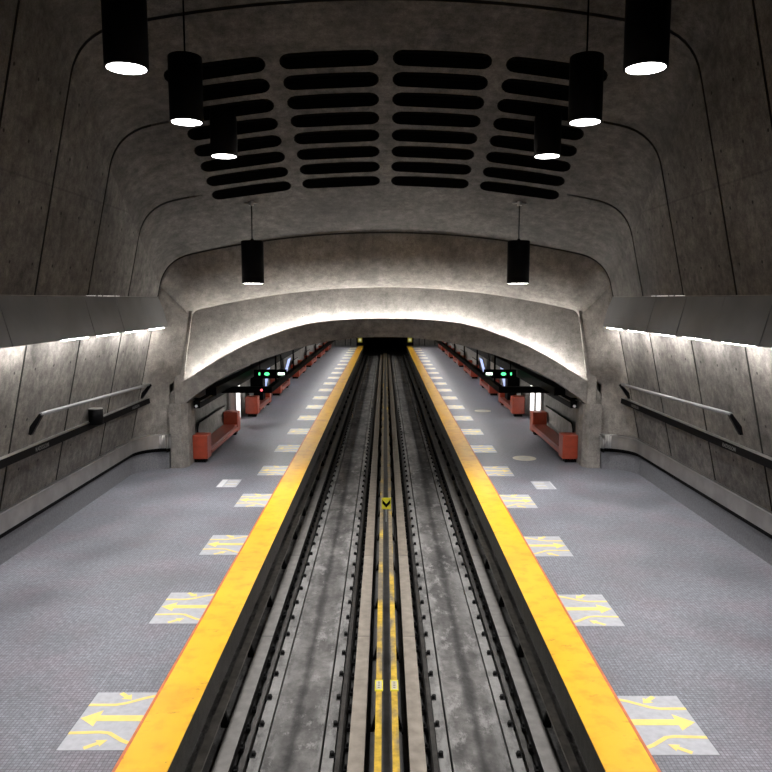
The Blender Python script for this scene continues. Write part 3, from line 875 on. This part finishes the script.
# little lit signals on dark posts at the platform ends
for sd in (-1, 1):
    e = empty('end_signal', (sd * 3.15, 93.4, 0))
    tag(e, 'small pale yellow square signal on a dark post ending the %s platform' % side[sd], 'signal')
    bm = NB(); box(bm, -.55, .45, 0, .25, 0, 1.5) if sd > 0 else box(bm, -.45, .55, 0, .25, 0, 1.5); link('post', bm, M['black'], e)
    bm = NB(); box(bm, -.28, .28, -.06, 0, .45, 1.05); link('signal_box', bm, M['sign_y'], e)
    bm = NB(); cyl(bm, (0, -.1, .75), (0, -.05, .75), .17, 16); link('signal_lens', bm, M['e_sig'], e)

# benches
def bench(y0, y1, sd, label):
    e = empty('bench', (sd * 6.64, (y0 + y1) / 2, 0)); tag(e, label, 'bench', 'red benches along the %s platform wall' % side[sd])
    L_ = y1 - y0; h = L_ / 2
    for a in (-h, h - .62):
        bm = NB(); box(bm, -.32, .30, a, a + .62, .14, 1.0, 0, .035); link('end_block', bm, M['red'], e)
        bm = NB(); box(bm, -.2, .2, a + .08, a + .4, 0, .15); link('foot', bm, M['black'], e)
    bm = NB(); box(bm, -.32, .28, -h + .6, h - .6, .34, .47, 0, .02); link('seat', bm, M['seat'], e)
    bm = NB(); a_, b_ = sorted((-sd * .32, -sd * .26)); box(bm, a_, b_, -h + .6, h - .6, .24, .36); link('seat_rail', bm, M['red'], e)
    # wall side back panel with rounded upper corner and dark edging
    xb = sd * .40; r = .35; zt = 1.2; n0 = -h + 1.3
    P_ = [(n0, .5), (h - .1, .5), (h - .1, zt)]
    arc = [(n0 + r - r * math.sin(t), zt - r + r * math.cos(t)) for t in (PI / 2 * i / 6 for i in range(7))]
    P_ += arc
    bm = NB(); prism(bm, P_, 'X', xb - .02, xb + .02); link('back_panel', bm, M['hall'], e)
    bm = NB(); pts = [(xb - sd * .03, h - .1, zt)] + [(xb - sd * .03, a, b) for a, b in arc] + [(xb - sd * .03, n0, .75)]
    tube(bm, pts, .03, 8); link('back_edging', bm, M['black'], e)
BN = [(25.95, 32.0), (36.4, 41.0), (44.6, 49.2), (54.3, 59.3), (63.8, 68.6), (73.2, 78), (82.6, 87.4)]
bw = ['Nearest', 'Second', 'Third', 'Fourth', 'Fifth', 'Sixth', 'Farthest']
for sd in (-1, 1):
    for k, (a, b) in enumerate(BN):
        bench(a, b, sd, '%s red bench with block ends along the %s platform wall' % (bw[k], side[sd]))

# overhead black light beams
for sd in (-1, 1):
    e = empty('light_beam')
    tag(e, 'long black overhead light beam with a cross arm above the %s platform' % side[sd], 'light fixture')
    bm = NB(); a, b = sorted((sd * 4.5, sd * 4.72)); box(bm, a, b, 29.3, 92, 2.12, 2.36, 0, .015); link('long_beam', bm, M['black'], e)
    bm = NB(); a, b = sorted((sd * 4.5, sd * 6.5)); box(bm, a, b, 29.1, 29.4, 2.12, 2.36, 0, .015); link('cross_arm', bm, M['black'], e)
    bm = NB()
    for y in range(31, 92, 6): box(bm, *sorted((sd * 4.57, sd * 4.64)), y - .04, y + .04, 2.36, 3.6)
    link('hangers', bm, M['black'], e)
    k = 0; y = 30.2
    while y < 90:
        bm = NB(); a, b = sorted((sd * 4.55, sd * 4.67)); box(bm, a, b, y, y + 2.2, 2.095, 2.125); link('light_tube', bm, M['e_hall'], e); y += 4.4
    e = empty('conduit_beam')
    tag(e, 'black rail fixture and arch shadow strip under the arch springing along the %s hall wall' % side[sd], 'light fixture')
    bm = NB(); a, b = sorted((sd * 6.55, sd * 6.78)); box(bm, a, b, 25.9, 90, 1.98, 2.24, 0, .01); link('lower_beam', bm, M['black'], e)
    bm = NB(); a, b = sorted((sd * 6.5, sd * 6.53)); box(bm, a, b, 25.9, 60, 2.22, 2.25); link('edge_trim', bm, M['steel_d'], e)
    bm = NB(); a, b = sorted((sd * 6.1, sd * 6.5)); box(bm, a, b, 26.5, 90, 2.36, 2.66, 0, .01); link('arch_shade_strip', bm, M['black'], e)  # black box added as the shadow along the arch's lower edge
    bm = NB(); a, b = sorted((sd * 6.66, sd * 7.2))
    for y in range(27, 90, 5): box(bm, a, b, y, y + .08, 2.14, 2.2)
    link('wall_arms', bm, M['black'], e)
    bm = NB(); cyl(bm, (sd * 6.68, 25.86, 2.06), (sd * 6.68, 25.9, 2.06), .05, 12); link('end_lamp', bm, M['decal_w'], e)
    # exit sign
    e = empty('exit_sign', (sd * 5.3, 34.0, 2.18))
    tag(e, 'hanging black exit sign with green pictograms over the %s platform' % side[sd], 'sign')
    bm = NB(); box(bm, -.75, .75, -.08, .08, 0, .42, 0, .01); link('sign_box', bm, M['black'], e)
    bm = NB(); box(bm, *sorted((sd * .46, sd * .53)), -.095, -.08, .16, .28); link('small_pictogram', bm, M['e_green'], e)
    bm = NB(); prism(bm, [(sd * .15 + .12 * math.cos(t), .22 + .075 * math.sin(t)) for t in (2 * PI * i / 12 for i in range(12))], 'Y', -.095, -.08); link('green_pictogram', bm, M['e_green'], e)
    bm = NB(); prism(bm, [(-sd * .66, .17), (-sd * .36, .17), (-sd * .36, .28), (-sd * .66, .28)], 'Y', -.095, -.08); link('arrow_pictogram', bm, M['e_gw'], e)
    
    for q in (-.48, .48):
        bm = NB(); box(bm, q - .02, q + .02, -.02, .02, .42, 1.1); link('hanger', bm, M['black'], e)
    # dark column
    e = empty('dark_column', (sd * 6.85, 39.6, 0))
    tag(e, 'dark square column behind the second bench on the %s platform' % side[sd], 'column')
    bm = NB(); box(bm, -.33, .33, -.4, .4, 0, 3.0, 0, .02); link('shaft', bm, M['black'], e)
    bm = NB(); box(bm, -.36, .36, -.43, .43, 0, .12); link('plinth', bm, M['steel_d'], e)
    # lit vertical panels
    for yy, lab in ((33.4, 'nearer'), (34.8, 'farther')):
        e = empty('display_panel', (sd * 7.14, yy, 0))
        tag(e, ('tall narrow white lit panel, %s of two between benches on the %s wall' if (sd > 0 or yy > 34) else 'tall narrow grey metal door panel, %s of two between benches on the %s wall') % (lab, side[sd]), 'wall panel')
        bm = NB(); box(bm, -.05, .06, -.1, 1.15, .0, 2.1, 0, .01); link('frame', bm, M['steel_d'], e)
        bm = NB(); box(bm, *sorted((-sd * .05, -sd * .07)), .1, .95, .08, 2.02); link('lit_face', bm, M['e_panel'] if (sd > 0 or yy > 34) else M['steel'], e)
    # leaning blue-white poster case
    for yy, ww, zz, lab in ((42.3, 1.2, 1.9, 'leaning pale blue poster case behind the second bench'), (51.0, 1.6, 1.4, 'small bluish lit screen beyond the third bench')):
        e = empty('poster_case', (sd * 6.9, yy, .35))
        tag(e, '%s on the %s platform' % (lab, side[sd]), 'poster case')
        bm = NB(); prism(bm, [(-sd * .18, zz), (-sd * .10, zz), (sd * .28, 0), (sd * .20, 0)], 'Y', 0, ww); link('case', bm, M['steel_d'], e)
        bm = NB(); prism(bm, [(-sd * .19, zz - .06), (-sd * .175, zz - .06), (sd * .19, .06), (sd * .175, .06)], 'Y', .05, ww - .05); link('poster', bm, M['e_blue'], e)
e = empty('pilot_light', (-4.9, 29.08, 2.24))
tag(e, 'tiny red pilot light on the cross arm over the left platform', 'light')
bm = NB(); cyl(bm, (0, 0, 0), (0, .03, 0), .05, 12); link('lens', bm, M['e_red'], e)
bm = NB(); cyl(bm, (0, .01, 0), (0, .04, 0), .07, 12); link('bezel', bm, M['black'], e)

# ------------------------------------------------------------------ ventilation slots (black sleeves with louvres)
def slot_mesh(a, b, y0):
    """sleeve whose rim follows the sloping ceiling, built round its own centre"""
    xm = (a + b) / 2; hw = (b - a) / 2; bm = NB()
    fz = lambda x, y: (apex(y0 + y) - .0175 * (xm + x) ** 2) - (apex(y0) - .0175 * xm * xm)
    o_ = stadium(-hw + .003, hw - .003, 0, SR - .003); i_ = stadium(-hw + .015, hw - .015, 0, SR - .015)
    n = len(o_)
    def ring(p, z): return [bm.verts.new((x, y, z + fz(x, y))) for x, y in p]
    R = [ring(o_, .0), ring(i_, .0), ring(i_, .24), ring(o_, .26)]
    for q in range(3):
        for i in range(n): bm.faces.new([R[q][i], R[q][(i + 1) % n], R[q + 1][(i + 1) % n], R[q + 1][i]])
    for i in range(n): bm.faces.new([R[3][i], R[3][(i + 1) % n], R[0][(i + 1) % n], R[0][i]])
    bm.faces.new(R[2]); bm.faces.new(R[3])
    bmesh.ops.recalc_face_normals(bm, faces=bm.faces[:])
    for q in range(3):
        y = -.12 + q * .12
        for k in range(6):
            x0 = -hw + .2 + (2 * hw - .4) * k / 6; x1 = -hw + .2 + (2 * hw - .4) * (k + 1) / 6
            zz = fz((x0 + x1) / 2, y); box(bm, x0, x1, y - .01, y + .01, zz + .12, zz + .18)
    me = bpy.data.meshes.new('vent'); bm.to_mesh(me); bm.free(); me.materials.append(M['pit_black']); return me
cname = ['far left column', 'left middle column', 'right middle column', 'far right column']
rname = ['Top', 'Second', 'Third', 'Fourth', 'Fifth', 'Sixth', 'Seventh', 'Bottom']
for r, c, a, b, y in SLOTS:
    o = bpy.data.objects.new('ventilation_slot', slot_mesh(a, b, y)); COL.objects.link(o)
    xm = (a + b) / 2; o.location = (xm, y, apex(y) - .0175 * xm * xm)
    tag(o, '%s black ceiling ventilation slot in the %s, seen from below' % (rname[r], cname[c]), 'ventilation slot', 'black ceiling ventilation slots')

# ------------------------------------------------------------------ pendant lamps
sp = bpy.data.lights.new('pendant_spot', 'SPOT'); sp.energy = SPOT_W; sp.spot_size = math.radians(88); sp.spot_blend = 1.0; sp.shadow_soft_size = 0.2; sp.color = (1, 0.98, 0.975)
sp_low = sp.copy(); sp_low.spot_size = math.radians(128); sp_low.energy = SPOT_W * 1.15
def pendant(x, y, zb, label):
    e = empty('pendant_lamp', (x, y, zb)); tag(e, label, 'pendant lamp', 'black cylinder pendant lamps')
    R_, Hh = .325, 1.24
    bm = NB(); sg = 40
    prof = [(0.29, .05), (0.29, 0.0), (R_, 0.0), (R_, Hh - .02), (R_ - .02, Hh), (0.05, Hh + .005), (.04, Hh + .06), (0.0, Hh + .06)]
    rr = [[bm.verts.new((p[0] * math.cos(2 * PI * i / sg), p[0] * math.sin(2 * PI * i / sg), p[1])) for i in range(sg)] for p in prof[:-1]]
    for q in range(len(rr) - 1):
        for i in range(sg):
            f = bm.faces.new([rr[q][i], rr[q][(i + 1) % sg], rr[q + 1][(i + 1) % sg], rr[q + 1][i]]); f.smooth = q in (2,)
    bm.faces.new(rr[-1]); bmesh.ops.recalc_face_normals(bm, faces=bm.faces[:])
    link('housing', bm, M['housing'], e)
    bm = NB(); cyl(bm, (0, 0, -.004), (0, 0, .03), .289, 40); link('lens', bm, M['e_lamp'], e)
    zc = apex(y) - .0175 * x * x - zb
    bm = NB(); cyl(bm, (0, 0, Hh + .05), (0, 0, zc), .018, 8); link('stem', bm, M['black'], e)
    bm = NB(); cyl(bm, (0, 0, zc - .1), (0, 0, zc + .12), .07, 16); link('ceiling_canopy', bm, M['steel_d'], e)
    bm = NB()
    cyl(bm, (-.2, 0, zc - .03), (.2, 0, zc - .03), .022, 8); link('mounting_bar', bm, M['steel_d'], e)
    l = bpy.data.objects.new('lamp_light', sp_low if zb < 7 else sp); COL.objects.link(l); l.parent = e; l.location = (0, 0, -.03)
LY = [(8.2, 9.25, 'out of frame, nearest the viewer'), (11.6, 9.25, 'largest and nearest'), (15.0, 9.25, 'second nearest, on a long thin stem'), (18.63, 9.28, 'third, hanging close under the ventilation slots'), (22.0, 6.27, 'farthest and lowest, in front of the concrete nose')]
for sd in (-1, 1):
    for y, z, lab in LY:
        pendant(sd * (3.95 if y == 18.63 else 3.9), y, z, 'Black cylinder pendant on the %s, %s' % (side[sd], lab))
